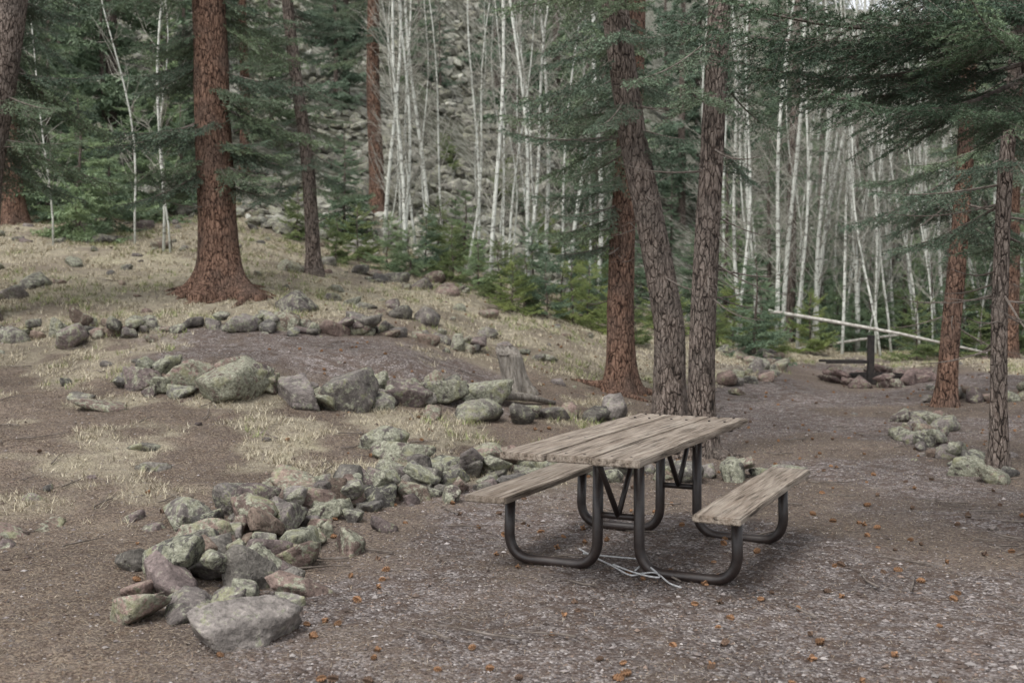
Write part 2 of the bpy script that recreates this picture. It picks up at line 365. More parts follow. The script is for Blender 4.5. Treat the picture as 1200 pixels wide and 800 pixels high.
def grass(name,n,d0,d1,hmin,hmax,cols,green=False):
    x,y=inview(n,d0,d1,.9);gm,dm=masks(x,y)
    pn=fbm(x*2.2,y*2.2,0,88,3)
    keep=(R.rand(n)<gm*(.3+1.*ss(-.15,.22,pn)));
    if green: keep&=(fbm(x*.8,y*.8,0,121,3)>.0)
    x,y=x[keep],y[keep];m=len(x)
    nb=11;x=np.repeat(x,nb)+R.normal(size=m*nb)*.03;y=np.repeat(y,nb)+R.normal(size=m*nb)*.03;n=m*nb
    h=U(hmin,hmax,n);a=U(0,6.28,n);w=.0016*(1+y/9);z=gz(x,y)
    ln=U(.3,1.5,n)*h;dx,dy=np.cos(a),np.sin(a)
    P=np.stack([np.stack([x-dy*w,y+dx*w,z],-1),np.stack([x+dy*w,y-dx*w,z],-1),np.stack([x+dx*ln,y+dy*ln,z+h],-1)],1)
    c=np.array(cols)[R.randint(0,len(cols),n)]*U(.7,1.15,(n,1))
    mk(name,P.reshape(-1,3),np.arange(n*3).reshape(-1,3),None,[GRASS],None,False,np.repeat(np.concatenate([c,np.ones((n,1))],1),3,0))
grass('dry_grass',52000,7.5,30,.015,.065,[(.45,.4,.295),(.37,.325,.235),(.53,.48,.37),(.25,.21,.145)])
grass('green_grass',16000,10,30,.03,.1,[(.16,.2,.07),(.25,.28,.12),(.36,.34,.2)],True)
acc=Acc();nr_,ns=9,8
def cone(x,y,s):
    V=[]
    for i in range(nr_):
        t=i/(nr_-1);r=math.sin(math.pi*(t*.85+.1))**.7*.5
        for j in range(ns):
            k=1.3 if (i+j)%2 else .65;an=(j+.5*(i%2))*2*math.pi/ns
            V.append(((t-.5)*1.5+(.1 if (i+j)%2 else 0),r*k*math.cos(an),r*k*math.sin(an)))
    V=np.array(V)*s;i=np.arange(nr_-1)[:,None]*ns;j=np.arange(ns)[None];k=(j+1)%ns
    Q=np.stack([i+j,i+k,i+ns+k,i+ns+j],-1).reshape(-1,4)
    e=np.array(Euler((U(0,6),U(-.4,.4),U(0,6.28))).to_matrix())
    b=U(.7,1.3);c=np.array((.26,.145,.08) if R.rand()<.7 else (.13,.085,.06))*b
    cc=np.tile(np.array([*c,1.]),(len(V),1));cc[::2,:3]*=.4
    acc.add(V@e.T+np.array([x,y,gzf(x,y)+s*.35]),None,Q,0,cc)
for k in range(560):
    y=4.3+17*R.rand()**1.05;x=U(-.2,.5)*y if R.rand()<.8 else U(-.5,.5)*y
    cone(x,y,U(.021,.034))
acc.out('pine_cones',[PEB],False)
acc=Acc()
for k in range(230):
    y=U(5,18);x=U(-.5,.3)*y if R.rand()<.8 else U(.3,.5)*y
    l=U(.08,.5);a=U(0,3.14);m=4;P=[]
    for i in range(m):
        t=i/(m-1)-.5;px=x+math.cos(a)*l*t+U(-.02,.02);py=y+math.sin(a)*l*t+U(-.02,.02);P.append((px,py,gzf(px,py)+.015+U(0,.012)))
    V,T,Q=tube(P,[.006,.006,.004,.002],5);acc.add(V,T,Q)
acc.out('fallen_twigs',[TW],True)

# ---------------------------------------------------------------- conifers
def segs_branch(L,r,dens=1.):
    S=[];n=12;t=np.linspace(0,1,n)
    dr=r.uniform(.05,.16);ax=np.stack([t*L,.05*L*np.sin(t*3+r.uniform(0,6))*t,-dr*L*np.sin(t*2.2)+.06*L*t**3],-1)
    def A(q): return np.array([np.interp(q,t,ax[:,k]) for k in range(3)])
    q=.14;side=1
    while q<.99:
        p=A(q);l=(.40*L*(1-q)**.8*min(1,q*4+.2)+.06)*r.uniform(.45,1.2)
        an=math.radians(r.uniform(42,68))*side
        d=np.array([math.cos(an),math.sin(an),r.uniform(-.45,.12)])
        e=p+d*l;e[2]-=.15*l;S.append((p,(p+e)/2+[0,0,.03*l]));S.append(((p+e)/2+[0,0,.03*l],e))
        s=.1;sd=1
        while s<.95:
            if l>.1:
                pp=p+(e-p)*s;ll=(.42*l*(1-s)+.035)*r.uniform(.6,1.1);a2=an+math.radians(r.uniform(35,60))*sd
                ee=pp+np.array([math.cos(a2),math.sin(a2),r.uniform(-.55,.1)])*ll
                S.append((pp,ee))
            s+=.048/max(l,.12)/dens*.75;sd=-sd
        q+=.045/L/dens;side=-side
    S.append((A(.7),A(.85)));S.append((A(.85),A(1.)))
    return ax,S
def needles(S,r,sp,nl,nw,k=2):
    P0=np.array([s[0] for s in S]);P1=np.array([s[1] for s in S]);d=P1-P0;L=np.linalg.norm(d,axis=1);d/=L[:,None]+1e-9
    cnt=np.maximum((L/sp*k).astype(int),2);idx=np.repeat(np.arange(len(S)),cnt);n=len(idx)
    t=r.rand(n);p=P0[idx]+d[idx]*(L[idx]*t)[:,None]
    rv=r.normal(size=(n,3));rv-=d[idx]*(rv*d[idx]).sum(1)[:,None];rv/=np.linalg.norm(rv,axis=1)[:,None]+1e-9
    dr=d[idx]*r.uniform(.5,1.,(n,1))+rv*.8;dr[:,2]+=.12;dr/=np.linalg.norm(dr,axis=1)[:,None]
    sd=np.cross(dr,r.normal(size=(n,3)));sd/=np.linalg.norm(sd,axis=1)[:,None]+1e-9
    l=nl*r.uniform(.7,1.2,n)[:,None]
    V=np.stack([p-sd*nw/2,p+sd*nw/2,p+dr*l],1).reshape(-1,3)
    return V,np.arange(n*3).reshape(-1,3)
def branch_mesh(name,L,seed,sp,nl,nw,mat,dens=1.,k=2,dead=False,wood=True):
    r=np.random.RandomState(seed);ax,S=segs_branch(L,r,dens);acc=Acc()
    V,T,Q=tube(ax,np.linspace(.010*L+.003,.002,len(ax)),5 if wood else 3);acc.add(V,T,Q,0)
    if wood:
        for i,(a,b) in enumerate(S):
            if np.linalg.norm(b-a)>.09*L/1.5 and (not dead or r.rand()<.3):
                V,T,Q=tube([a,b],[.003,.002],3,False);acc.add(V,T,Q,0)
    if not dead:
        V,T=needles(S,r,sp,nl,nw,k);acc.add(V,T,None,1)
    return acc.out(name,[TW,mat],False,link=False),acc
HB=[branch_mesh('spruce_branch_mesh',1.5,40+i,.016,.036,.010,FOL)[0] for i in range(4)]
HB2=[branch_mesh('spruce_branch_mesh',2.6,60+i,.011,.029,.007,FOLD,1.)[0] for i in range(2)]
DB=[branch_mesh('dead_branch_mesh',1.2,80+i,.01,.03,.004,FOL,.5,dead=True)[0] for i in range(3)]
def place(mesh,name,parent,p,az,el,sc,roll=0):
    o=bpy.data.objects.new(name,mesh);LINK(o);o.parent=parent
    o.matrix_local=Matrix.Translation(p)@Matrix.Rotation(az,4,'Z')@Matrix.Rotation(-el,4,'Y')@Matrix.Rotation(roll,4,'X')@Matrix.Scale(sc,4)
    return o
def conifer(name,base,pts,r0,mat,flare=.6,lobes=5,H=14,rtop=.35,roots=0,crown=None,dead=(0,0,0),seed=0,n=24,azr=((0,360),),low=()):
    r=np.random.RandomState(seed);bx,by=base;bz=gzf(bx,by)
    e=empty(name,(bx,by,bz))
    pz=[bz-.25]+[p[2] for p in pts];pxx=[bx]+[p[0] for p in pts];pyy=[by]+[p[1] for p in pts]
    if pz[-1]<bz+H:
        k=(bz+H-pz[-1])/(pz[-1]-pz[-2]);pxx.append(pxx[-1]+(pxx[-1]-pxx[-2])*k*.5);pyy.append(pyy[-1]+(pyy[-1]-pyy[-2])*k*.5);pz.append(bz+H)
    def cx(z): return np.interp(z,pz,pxx),np.interp(z,pz,pyy)
    zs=np.concatenate([bz-.25+np.arange(0,1.3,.05),np.linspace(bz+1.1,bz+H,80)])
    m=len(zs);th=np.arange(n)*2*math.pi/n;V=[]
    ph=r.uniform(0,6.28,3)
    for z in zs:
        h=max(z-bz,0);x,y=cx(z)
        rad=r0*(1-(1-rtop)*h/H)
        lob=.5+.5*np.cos(lobes*th+ph[0]+.6*np.sin(2*th+ph[1]))
        fl=flare*math.exp(-h/.2)*(.25+1.*lob)+.1*math.exp(-h/.8)
        nz=.06*fbm(np.cos(th)*2.4+seed,np.sin(th)*2.4,z*1.1,seed,3)+.05*fbm(np.cos(th)*7,np.sin(th)*7,z*2.2,seed+2,2)
        rr=rad*(1+fl+nz)
        V.append(np.stack([x-bx+rr*np.cos(th)+.02*math.sin(z*1.3+ph[2]),y-by+rr*np.sin(th),np.full(n,z-bz)],-1))
    V=np.concatenate(V);i=np.arange(m-1)[:,None]*n;j=np.arange(n)[None];k=(j+1)%n
    Q=np.stack([i+j,i+k,i+n+k,i+n+j],-1).reshape(-1,4)
    acc=Acc();acc.add(V,None,Q,0)
    for q in range(roots):
        a=(q+r.uniform(-.3,.3))*2*math.pi/roots;Lr=r0*r.uniform(1.8,3.6);P=[];rd=[]
        for t in np.linspace(0,1,9):
            dd=r0*.7+Lr*t;aa=a+.35*math.sin(t*3+q)*t;x,y=bx+dd*math.cos(aa),by+dd*math.sin(aa)
            P.append((x-bx,y-by,gzf(x,y)-bz+r0*.5*(1-t)**3-.0*t));rd.append(r0*.36*(1-t)**.8+.018)
        v,t_,q_=tube(P,rd,8);acc.add(v,t_,q_,0)
    acc.out('trunk',[mat],True,parent=e)
    if crown:
        z0,z1,nb,L0,L1=crown
        for q in range(nb):
            f=(q+r.rand())/nb;h=z0+(z1-z0)*f;x,y=cx(bz+h);l=(L0+(L1-L0)*f)*r.uniform(.55,1.15)
            if h>H: continue
            place(HB[r.randint(4)],'branch',e,(x-bx,y-by,h),math.radians(r.uniform(*azr[r.randint(len(azr))])),math.radians(r.uniform(-28,4)),l/1.5,r.uniform(-.3,.3))
    for (h,az,el,l) in low:
        x,y=cx(bz+h);place(HB[r.randint(4)],'branch',e,(x-bx,y-by,h),math.radians(az),math.radians(el),l/1.5,r.uniform(-.3,.3))
    z0,z1,nb=dead
    for q in range(nb):
        h=r.uniform(z0,z1);x,y=cx(bz+h)
        place(DB[r.randint(3)],'dead_branch',e,(x-bx,y-by,h),r.uniform(0,6.28),math.radians(r.uniform(-35,15)),r.uniform(.3,.9))
    return e,cx
conifer('spruce_tree',(-4.36,17),[(-4.38,17,3),(-4.5,17,6)],.29,BARK_R,1.4,5,15,.4,9,(1.6,5.6,42,1.7,1.6),(1.2,3.,6),1,40,azr=((-35,215),(-35,30),(150,220)),low=[(1.9,190,-12,1.3),(2.1,205,-16,1.4),(2.3,-15,-10,1.3),(2.0,-30,-14,1.2),(2.7,262,-30,.8)])
conifer('spruce_tree',(-3.45,20),[(-3.6,20,4),(-3.9,20,6.7)],.125,BARK_G,.6,4,12,.4,0,(1.5,6,36,1.3,1.1),(.8,3,8),2,azr=((-40,220),(-30,30),(150,230)))
conifer('spruce_tree',(-3.55,30),[(-3.6,30,6)],.2,BARK_R,.4,4,14,.4,0,(4,9,30,1.8,1.2),(1,5,12),3)
conifer('spruce_tree',(-10.4,24),[(-10.6,24,6)],.22,BARK_R,.4,4,14,.4,0,(2.4,7,34,2.0,1.7),(1,3,6),4,azr=((-20,200),))
conifer('spruce_tree',(-7.1,15),[(-6.9,15,3),(-6.5,15,5.5)],.23,BARK_G,.5,4,13,.4,0,(2.0,5,24,1.9,1.6),(1,4,8),5,azr=((-30,200),))
conifer('spruce_tree',(-6.98,30),[(-7.0,30,6)],.14,BARK_R,.4,4,12,.4,0,(2.5,8,34,1.7,1.2),(1,5,10),6)
conifer('spruce_tree',(1.44,15),[(1.46,15,2.4),(1.6,15,5.4)],.18,BARK_R,.7,5,14,.5,6,(3.2,6,20,1.6,1.4),(1,4,14),7,30,((120,250),),low=[(2.0,185,-8,1.1),(2.2,200,-4,1.25),(2.35,170,-12,1.3),(2.5,215,-10,1.2),(2.7,190,-5,1.3),(2.9,230,-14,1.1)])
conifer('spruce_tree',(1.76,12.5),[(1.72,12.5,1.2),(1.33,12.5,3.2),(1.12,12.5,4.8)],.17,BARK_G,.4,5,12,.6,5,(3.0,5,13,1.3,1.3),(1,4,16),8,30)
conifer('spruce_tree',(1.86,10.9),[(1.83,10.9,.5),(1.9,10.9,3.2),(1.95,10.9,4.4)],.125,BARK_G,.4,5,11,.6,5,(3.1,4.6,8,1.1,1.1),(1.5,3.5,12),9,30)
conifer('spruce_tree',(5.74,15),[(5.9,15,2.9),(6.0,15,5)],.125,BARK_R,.5,5,11,.5,0,(2.3,5.5,24,1.7,1.5),(.9,3,14),10)
conifer('spruce_tree',(4.3,10),[(4.31,10,2.6),(4.4,10,4.4)],.072,BARK_G,.4,4,9,.5,0,(1.9,4,14,1.2,1.1),(.8,2.5,14),11)
t12,cx12=conifer('spruce_tree',(3.75,7),[(3.55,7,1.6),(3.12,7,3.4)],.12,BARK_G,.4,4,9,.6,0,(3.2,5,5,1.3,1.2),(1,3,4),12)
conifer('spruce_tree',(6.8,28),[(6.9,28,6)],.13,BARK_G,.3,4,12,.5,0,(4,9,26,1.5,1.2),(1,5,14),13)
conifer('spruce_tree',(9.6,22),[(9.65,22,6)],.17,BARK_R,.3,4,12,.5,0,(2.4,7,26,1.9,1.6),(1,4,12),14)
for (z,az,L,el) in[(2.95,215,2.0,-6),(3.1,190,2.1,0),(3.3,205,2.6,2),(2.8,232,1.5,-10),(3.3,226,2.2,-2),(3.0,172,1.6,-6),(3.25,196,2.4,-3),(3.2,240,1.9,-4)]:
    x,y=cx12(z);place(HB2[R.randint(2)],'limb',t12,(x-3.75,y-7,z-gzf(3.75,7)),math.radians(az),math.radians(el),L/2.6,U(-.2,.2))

def cat(acc): return np.concatenate(acc.V),np.concatenate(acc.T),np.concatenate(acc.Q),np.concatenate(acc.mt)
LBn=[cat(branch_mesh('lb',1.5,100+i,.06,.085,.034,FOL,.75,wood=False)[1]) for i in range(4)]
LBf=[cat(branch_mesh('lb',1.5,120+i,.11,.14,.06,FOL,.6,wood=False)[1]) for i in range(4)]
def far_tree(name,H,z0,nb,L0,L1,r0,seed,fmat,up=0,LBc=None):
    LBc=LBc or LBn
    r=np.random.RandomState(seed);acc=Acc()
    V,T,Q=tube([(0,0,-.6),(.03,0,H*.3),(-.04,.03,H*.7),(0,0,H)],[r0*1.2,r0,r0*.6,.01],8);acc.add(V,T,Q,0)
    for q in range(nb):
        f=((q+r.rand())/nb)**1.15;h=z0+(H-z0)*f;l=(L0*(1-f)**.8+L1*f)*r.uniform(.6,1.15)
        M_=np.array(Matrix.Rotation(r.uniform(0,6.28),3,'Z')@Matrix.Rotation(-math.radians(r.uniform(-20,10)+up+25*f*f),3,'Y')@Matrix.Scale(l/1.5,3))
        V,T,Q,mt=LBc[r.randint(4)]
        V2=V@M_.T+[0,0,h];n0=acc.n
        acc.V.append(V2);acc.T.append(T+n0);acc.mt.append(np.where(mt==1,1,2));acc.Q.append(Q+n0);acc.mq.append(np.full(len(Q),2));acc.n+=len(V2)
    return acc.out(name,[BARK_G,fmat,TW],False,link=False)
TALL=[far_tree('spruce_mesh',13,1.2+i,70,2.2,.5,.16,200+i,FOL,0,LBf) for i in range(3)]
MID=[far_tree('spruce_mesh',6,.3,70,1.5,.3,.07,210+i,[FOL,FOL2,FOL2][i]) for i in range(3)]
SML=[far_tree('young_spruce_mesh',2.4,.05,70,1.1,.25,.035,220+i,FOL2) for i in range(2)]
SAP=[far_tree('sapling_mesh',1.1,.03,40,.62,.22,.015,230+i,[FOLJ,FOL2][i],15) for i in range(2)]
def put(mesh,name,x,y,sc,parent=None,tilt=0):
    o=bpy.data.objects.new(name,mesh);LINK(o)
    if parent: o.parent=parent
    o.location=(x,y,gzf(x,y));o.rotation_euler=(U(-tilt,tilt),U(-tilt,tilt),U(0,6.28));o.scale=(sc,sc,sc*U(.9,1.15));return o
def X_(px,d): return (px-600)/1333*d
for px,d,s in[(95,21.5,1.1),(130,23,.9),(60,25,1.4),(160,25,1.1),(405,27,.9),(545,26,.7),(1090,25,.8),(1160,24,1.0),(885,21,.75),(20,26,1.3),(215,26,1.),(740,26,.9),(820,27,1.),(960,28,1.1),(1020,26,.9),(1130,28,1.2)]: put(SML[R.randint(2)],'young_spruce',X_(px,d),d,s)
for px,d,s in[(60,28,1.),(125,29,.9),(200,29,.7),(15,29,1.1),(220,33,1.),(320,33,.9),(395,38,1.0),(1060,31,.8),(1185,29,.9),(960,34,1.),(850,31,.8),(700,31,.8),(900,31,.9),(1010,33,.9),(1110,32,1.)]: put(MID[R.randint(3)],'spruce_tree',X_(px,d),d,s)
for px,d,s in[(455,23,.9),(480,22.5,.9),(500,23.5,1.),(530,23,1.),(560,22,.9),(585,21,1.),(600,19.5,.8),(640,20,.8),(625,23,1.3),(660,24,1.3),(700,23,1.1),(690,22,1.),(720,25,1.3),(780,24,1.2),(860,24,1.1),(905,22,.8),(1000,25,1.),(1040,27,1.2),(1110,23,1.),(1170,25,1.2),(615,20,.8),(420,24,1.),(350,25,1.),(1075,22.5,1.),(670,21,.9),(720,21,.9),(890,23,1.1),(950,23.5,1.),(1130,24,1.2),(1190,23,1.1),(395,23,.8),(1150,22.5,.9),(980,27,1.3),(840,22.5,.7),(745,20,.7),(515,25,1.2)]: put(SAP[0 if R.rand()<.6 else 1],'juniper_bush',X_(px,d),d,s)
DF=empty('distant_forest')
def scat(n,px0,px1,d0,d1,meshes,s0,s1,p=1.):
    for k in range(n):
        d=d0+(d1-d0)*R.rand()**p;px=U(px0,px1);put(meshes[R.randint(len(meshes))],'spruce',X_(px,d),d,U(s0,s1),DF,.03)
scat(9,-60,240,28,42,TALL+MID,.6,1.);scat(9,-60,230,27,34,MID,.5,.9)
scat(3,250,440,36,60,TALL+MID,.6,1.);scat(6,440,640,40,75,TALL+MID,.6,.9)
scat(8,520,760,28,40,SML+SAP,.9,1.5)
scat(13,660,1260,34,50,TALL+MID,.6,1.);scat(22,680,1260,31,46,MID+SML,.5,1.)
scat(26,640,1260,48,90,TALL,.8,1.2);scat(22,560,1300,80,140,TALL,1.1,1.5)
scat(8,-200,640,70,120,TALL,.8,1.2)
# ---------------------------------------------------------------- aspens
def aspen(seed,H,r0,nb):
    r=np.random.RandomState(seed);acc=Acc();m=14;t=np.linspace(0,1,m)
    b1,b2=r.uniform(-.8,.8,2);ph=r.uniform(0,6,2)
    P=np.stack([b1*t**2+.09*np.sin(t*9+ph[0]),b2*t**2+.09*np.sin(t*8+ph[1]),t*H-.3*(t==0)],-1)
    V,T,Q=tube(P,r0*(1-.8*t),7);acc.add(V,T,Q,0)
    def A(q): return np.array([np.interp(q,t,P[:,k]) for k in range(3)])
    for k in range(nb):
        q=r.uniform(.1,.97);p=A(q);az=r.uniform(0,6.28);l=(.35+1.1*(1-q))*r.uniform(.4,1.1)*H/9
        el=r.uniform(.5,1.15);d=np.array([math.cos(az)*math.cos(el),math.sin(az)*math.cos(el),math.sin(el)])
        mid=p+d*l*.5+r.normal(size=3)*.04;e=p+d*l+[0,0,.15*l]
        V,T,Q=tube([p,mid,e],[r0*.25*(1-q)+.004,.006,.003],3,False);acc.add(V,T,Q,1)
        for s in range(r.randint(3,7)):
            f=r.uniform(.2,1);pp=p+(e-p)*f;dd=d+r.normal(size=3)*.5;dd/=np.linalg.norm(dd);l2=l*r.uniform(.15,.45)
            V,T,Q=tube([pp,pp+dd*l2],[.0045,.002],3,False);acc.add(V,T,Q,1)
    return acc.out('aspen_mesh',[ASP,ATW],True,link=False)
ASPM=[aspen(300+i,[9,11,8,12,7,10,6,9][i],[.04,.05,.028,.055,.022,.036,.018,.03][i],[50,60,45,60,40,55,35,50][i]) for i in range(8)]
def asp(px,d,mi=None,tilt=.05):
    i=R.randint(8) if mi is None else mi;o=put(ASPM[i],'aspen_tree',X_(px,d),d,U(.9,1.1),None,tilt)
for px,d,mi in[(470,24,1),(480,24.5,0),(487,26,5),(500,27,2),(457,27,4),(520,26,7),(548,25,5),(562,27,0),(578,24,1),(592,26,7),(598,25,2),(612,23,5),(626,24,0),(640,27,3),(655,25,7),(60,20,6),(163,21,4),(185,20,2),(196,20,6),(670,26,1),(690,28,5)]: asp(px,d,mi,.09)
for k in range(11): asp(U(440,720),U(25,36),None,.08)
for k in range(60): asp(U(830,1230),25+20*R.rand()**1.2,None,.1)
for px,d,mi in[(868,24,0),(905,23.5,1),(922,25,3),(940,24.5,0),(962,25,1),(985,24,5),(1000,25,3),(1030,24,7),(1048,26,1),(1092,25,0),(1130,25,5)]: asp(px,d,mi,.06)
for k in range(12): asp(U(830,1180),U(23,26),R.choice([2,4,6]),.18)

# ---------------------------------------------------------------- stump, logs, roots
g=M('weathered_wood_stump',.9,.1);co=g.co((1,1,.15));n1=g.noise(co,30,5,.7,.3)
STW=g.done(g.ramp(n1,[(.3,(.06,.05,.042)),(.5,(.18,.162,.14)),(.72,(.33,.305,.27))]),g.bump(n1,.02,1.))
g=M('weathered_log',.9,.1);LOGM=g.done(g.ramp(g.noise(g.co(),14,4,.7),[(.35,(.22,.2,.175)),(.65,(.55,.53,.48))]))
bx,by=.07,13.6;bz=gzf(bx,by);V=[];n=28;th=np.arange(n)*2*math.pi/n
for i,h in enumerate(np.linspace(-.1,.48,16)):
    rr=.145*(1+.9*math.exp(-max(h,0)/.1)*(.4+.6*np.cos(4*th+1)))*(1+.14*fbm(np.cos(th)*3,np.sin(th)*3,h*3,4,3))
    top=.07*np.cos(th-2)+.06*fbm(np.cos(th)*4,np.sin(th)*4,9,5,2)
    V.append(np.stack([rr*np.cos(th)-.12*max(h,0)/.4*.8,rr*np.sin(th),h+(top if i==15 else 0)+0*th],-1))
V.append(np.stack([.6*.145*np.cos(th)-.12,.6*.145*np.sin(th),.42+.05*np.cos(th-2)],-1));V.append(np.tile([[-.12,0,.38]],(n,1)))
V=np.concatenate(V);m=18;i=np.arange(m-1)[:,None]*n;j=np.arange(n)[None];k=(j+1)%n
o=mk('tree_stump',V,None,np.stack([i+j,i+k,i+n+k,i+n+j],-1).reshape(-1,4),[STW],None,True);o.location=(bx,by,bz)
def log(name,pts,rad,mat,n=8):
    V,T,Q=tube(pts,rad,n);return mk(name,V,T,Q,[mat],None,True)
P=[(x,y,gzf(x,y)+z) for x,y,z in[(-.5,12.6,.02),(-.25,12.8,.05),(.05,12.9,.09),(.25,13.0,.07),(.5,13.2,.02)]]
log('fallen_log',P,[.02,.035,.05,.04,.02],STW)
log('fallen_log',[(5.0,22.2,1.2),(6.2,22,1.0),(7.4,21.8,.78),(9.0,21.5,.42)],[.038,.036,.03,.02],LOGM)
log('fallen_log',[(5.9,24,.35),(7.6,24.6,.55),(10.,25.,.8)],[.03,.03,.02],LOGM)
# ---------------------------------------------------------------- picnic table
g=M('weathered_planks',.78,.25);co=g.co((.9,16,16));co2=g.co((.35,5,5))
n1=g.noise(co,3.2,7,.72,.3);n2=g.noise(co2,2.,4,.6,.8);n3_=g.noise(g.co((2,6,6)),1.2,4)
oi=g.N.new('ShaderNodeObjectInfo')
c=g.ramp(n1,[(.33,(.02,.015,.012)),(.44,(.125,.1,.078)),(.58,(.255,.215,.175)),(.75,(.41,.365,.31))])
c=g.mix(g.ramp(n2,[(.45,0),(.7,.5)]),c,(.15,.11,.08))
c=g.mix(g.ramp(n3_,[(.52,0),(.72,.5)]),c,(.32,.285,.24))
c=g.mix(g.ramp(n1,[(.34,.9),(.43,0)]),c,(.03,.023,.018))
c=g.mix(1.,c,g.ramp(oi.outputs['Random'],[(0,.8),(1,1.15)]),'MULTIPLY')
PLK=g.done(c,g.bump(n1,.008,1.))
g=M('brown_steel_pipe',.42,.5);n1=g.noise(g.co(),25,4,.7);n2=g.noise(g.co(),4,3)
c=g.ramp(n1,[(.4,(.018,.012,.011)),(.7,(.034,.024,.02))]);c=g.mix(g.ramp(n2,[(.58,0),(.75,.6)]),c,(.06,.042,.034))
STL=g.done(c,g.bump(n1,.001,.3))
TB=empty('picnic_table',(.788,6.71,0));th=.451
TB.rotation_euler=(0,0,math.pi/2-th)
def plank(name,x0,x1,y0,y1,z0,z1,seed):
    bm=bmesh.new();nx=24
    r=np.random.RandomState(seed);ph=r.uniform(0,6,3)
    bmesh.ops.create_cube(bm,size=1)
    for v in bm.verts: v.co=Vector(((x0+x1)/2+v.co.x*(x1-x0),(y0+y1)/2+v.co.y*(y1-y0),(z0+z1)/2+v.co.z*(z1-z0)))
    for i in range(1,nx):
        X0=x0+(x1-x0)*i/nx;bmesh.ops.bisect_plane(bm,geom=bm.verts[:]+bm.edges[:]+bm.faces[:],plane_co=(X0,0,0),plane_no=(1,0,0))
    bmesh.ops.bevel(bm,geom=[e for e in bm.edges if abs((e.verts[0].co-e.verts[1].co).x)<1e-4 and abs(e.verts[0].co.x-(x0+x1)/2)>(x1-x0)/2-1e-3 or (abs((e.verts[0].co-e.verts[1].co).x)>1e-4)],offset=.006,segments=2,affect='EDGES')
    for v in bm.verts:
        t=v.co.x
        v.co.z+=.003*math.sin(t*2.1+ph[0])+.0015*math.sin(t*9+ph[1]);v.co.y+=.0025*math.sin(t*3+ph[2])+.0012*math.sin(t*17+ph[0])
        if abs(v.co.x-(x0+x1)/2)>(x1-x0)/2-.02: v.co.x+=.006*math.sin(v.co.y*40+ph[1])
    me=bpy.data.meshes.new(name);bm.to_mesh(me);bm.free();me.materials.append(PLK)
    o=bpy.data.objects.new(name,me);LINK(o);o.parent=TB;return o
W=.385
ys=[-W,-.131,.126,W];
for i in range(3): plank('top_plank',-1.17+[.0,.015,-.01][i],.93+[.01,-.005,.0][i],ys[i]+.006,ys[i+1]-.006,.722,.76,i+1)
plank('seat_plank',-.80,.93,-.785,-.53,.412,.45,7);plank('seat_plank',-.80,.93,.53,.785,.412,.45,8)
def pipe(pts,bends,r=.0305):
    P=[np.array(p,float) for p in pts];out=[P[0]]
    for i in range(1,len(P)-1):
        a=P[i-1]-P[i];b=P[i+1]-P[i];a/=np.linalg.norm(a);b/=np.linalg.norm(b);R_=bends
        s=P[i]+a*R_;e=P[i]+b*R_
        for t in np.linspace(0,1,10): out.append((1-t)**2*s+2*t*(1-t)*(P[i]*.86+(s+e)/2*.14)+t*t*e)
    out.append(P[-1]);return tube(out,r,14)
fr=Acc()
def box(acc,x0,x1,y0,y1,z0,z1):
    V=np.array([(x,y,z) for x in(x0,x1) for y in(y0,y1) for z in(z0,z1)]);Q=np.array([(0,1,3,2),(4,6,7,5),(0,4,5,1),(2,3,7,6),(0,2,6,4),(1,5,7,3)]);acc.add(V,None,Q,0)
for ux in(-.445,.66):
    for s in(-1,1):
        V,T,Q=pipe([(ux,s*.67,.40),(ux,s*.68,.03),(ux,s*.125,.03),(ux,s*.12,.70)],.14);fr.add(V,T,Q)
        box(fr,ux-.03,ux+.03,s*.66-.11,s*.66+.11,.402,.409)
    V,T,Q=tube([(ux,-.12,.33),(ux,.12,.33)],.018,10);fr.add(V,T,Q)
    V,T,Q=tube([(ux,0,.33),(ux-.33,0,.70)],.016,10);fr.add(V,T,Q)
    V,T,Q=tube([(ux,0,.33),(ux+.3,0,.70)],.016,10);fr.add(V,T,Q)
    box(fr,ux-.028,ux+.028,-.35,.35,.7,.719)
for ux in(-.79,-.13,.33,.88): box(fr,ux-.02,ux+.02,-.34,.34,.699,.718)
o=fr.out('pipe_frame',[STL],True,parent=TB)
o.data.polygons.foreach_set('use_smooth',np.array([len(p.vertices)==4 and p.area<.02 and p.area>0 for p in o.data.polygons]))
bl=Acc()
for ux in(-.445,.66,-1.07,.88):
    for yy in(-.3,-.2,-.05,.05,.2,.3):
        V,T,Q=tube([(ux,yy,.755),(ux,yy,.7635)],.008,8);bl.add(V,T,Q)
bl.out('bolts',[STL],False,parent=TB)
g=M('galvanised_cable',.5,.5);n1=g.noise(g.co(),60,3);CAB=g.done(g.ramp(n1,[(.3,(.25,.25,.25)),(.7,(.5,.5,.5))]))
def smooth(P,k=12):
    P=np.array(P,float);tt=np.linspace(0,len(P)-1,(len(P)-1)*k+1);o=[]
    for q in tt:
        i=min(int(q),len(P)-2);f=q-i;p0=P[max(i-1,0)];p1=P[i];p2=P[i+1];p3=P[min(i+2,len(P)-1)]
        o.append(.5*((2*p1)+(-p0+p2)*f+(2*p0-5*p1+4*p2-p3)*f*f+(-p0+3*p1-3*p2+p3)*f**3))
    return np.array(o)
ce=empty('steel_cable')
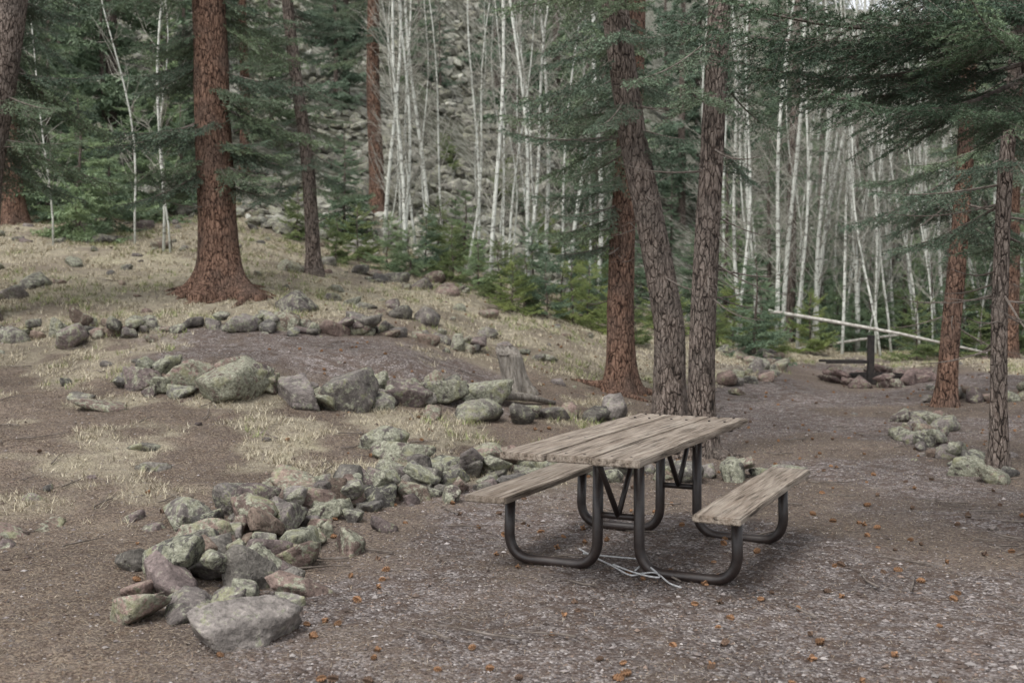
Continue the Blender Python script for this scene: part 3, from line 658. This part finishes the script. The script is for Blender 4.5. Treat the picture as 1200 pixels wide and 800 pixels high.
for pts in([(.40,6.7,.05),(.48,6.55,.03),(.57,6.36,.02),(.645,6.14,.025),(.72,6.2,.02),(.79,6.17,.03),(.84,6.0,.02),(.89,5.92,.02)],[(.42,6.66,.03),(.6,6.6,.02),(.72,6.5,.03),(.75,6.35,.06),(.68,6.22,.03)],[(.57,6.36,.03),(.66,6.22,.025),(.74,6.1,.03),(.8,6.1,.03),(.75,6.24,.06)]):
    P=smooth(pts);P[:,2]+=gz(P[:,0],P[:,1]);V,T,Q=tube(P,.005,6);mk('cable_strand',V,T,Q,[CAB],None,True,parent=ce)
# ---------------------------------------------------------------- fire ring with grill
g=M('sooty_iron',.7,.3);n1=g.noise(g.co(),20,4);IRN=g.done(g.ramp(n1,[(.35,(.012,.011,.011)),(.7,(.04,.032,.028))]))
fx,fy=6.13,19.;FRE=empty('fire_pit',(fx,fy,gzf(fx,fy)))
acc=Acc()
for k in range(17):
    a=k/17*6.28+U(-.1,.1);rr=U(.66,.85);x=fx+rr*math.cos(a);y=fy+rr*math.sin(a);addrock(acc,x,y,U(.28,.44),3,U(.18,.26),U(0,.5),col=(.15,.11,.1))
for k in range(10):
    a=U(0,6.28);addrock(acc,fx+.74*math.cos(a),fy+.74*math.sin(a),U(.22,.34),3,.14,U(0,.5),dz=.12,col=(.15,.11,.1))
o=acc.out('stone_ring',[ROCK],True,parent=FRE);o.location=(-fx,-fy,-gzf(fx,fy))
ir=Acc();n=32;a=np.arange(n+1)/n*2*math.pi
Vr=np.concatenate([np.stack([.48*np.cos(a),.48*np.sin(a),np.full(n+1,z)],-1) for z in(-.05,.12)]+[np.stack([.465*np.cos(a),.465*np.sin(a),np.full(n+1,z)],-1) for z in(.12,-.05)])
i=np.arange(3)[:,None]*(n+1);j=np.arange(n)[None];ir.add(Vr,None,np.stack([i+j,i+j+1,i+n+2+j,i+n+1+j],-1).reshape(-1,4))
box(ir,-.3,-.20,-.42,-.34,-.1,.78)
box(ir,-.98,-.31,-.41,-.36,.32,.37);box(ir,-.98,-.25,.05,.09,.32,.36)
for k in range(10):
    V,T,Q=tube([(-.95+k*.072,-.36,.355),(-.95+k*.072,.06,.355)],.01,6);ir.add(V,T,Q)
ir.out('iron_grill',[IRN],False,parent=FRE)

# ---------------------------------------------------------------- light, sky, camera
w=bpy.data.worlds.new('World');SC.world=w;w.use_nodes=True;nt=w.node_tree;bg=nt.nodes['Background']
EL=math.radians(60);AZ=math.radians(215)
sk=nt.nodes.new('ShaderNodeTexSky');sk.sky_type='NISHITA';sk.sun_disc=False;sk.sun_elevation=EL;sk.sun_rotation=AZ;sk.dust_density=3;sk.air_density=1.
hs=nt.nodes.new('ShaderNodeHueSaturation');hs.inputs['Saturation'].default_value=.18;hs.inputs['Value'].default_value=2.0
nt.links.new(sk.outputs[0],hs.inputs['Color']);nt.links.new(hs.outputs[0],bg.inputs[0]);bg.inputs[1].default_value=.15
sl=bpy.data.lights.new('sun','SUN');sl.energy=1.5;sl.angle=math.radians(18);sl.color=(1,.97,.92);so=bpy.data.objects.new('sun',sl);LINK(so)
d=Vector((math.sin(AZ)*math.cos(EL),math.cos(AZ)*math.cos(EL),math.sin(EL)))
so.rotation_euler=d.to_track_quat('Z','Y').to_euler();so.location=(0,0,20)
cm=bpy.data.cameras.new('camera');co_=bpy.data.objects.new('camera',cm);LINK(co_);co_.location=(0,0,1.584)
co_.rotation_euler=(math.pi/2-.044,0,0);cm.lens=40;cm.sensor_width=36;cm.clip_end=1000;cm.clip_start=.05
cm.dof.use_dof=True;cm.dof.focus_distance=7.2;cm.dof.aperture_fstop=2.8
SC.camera=co_
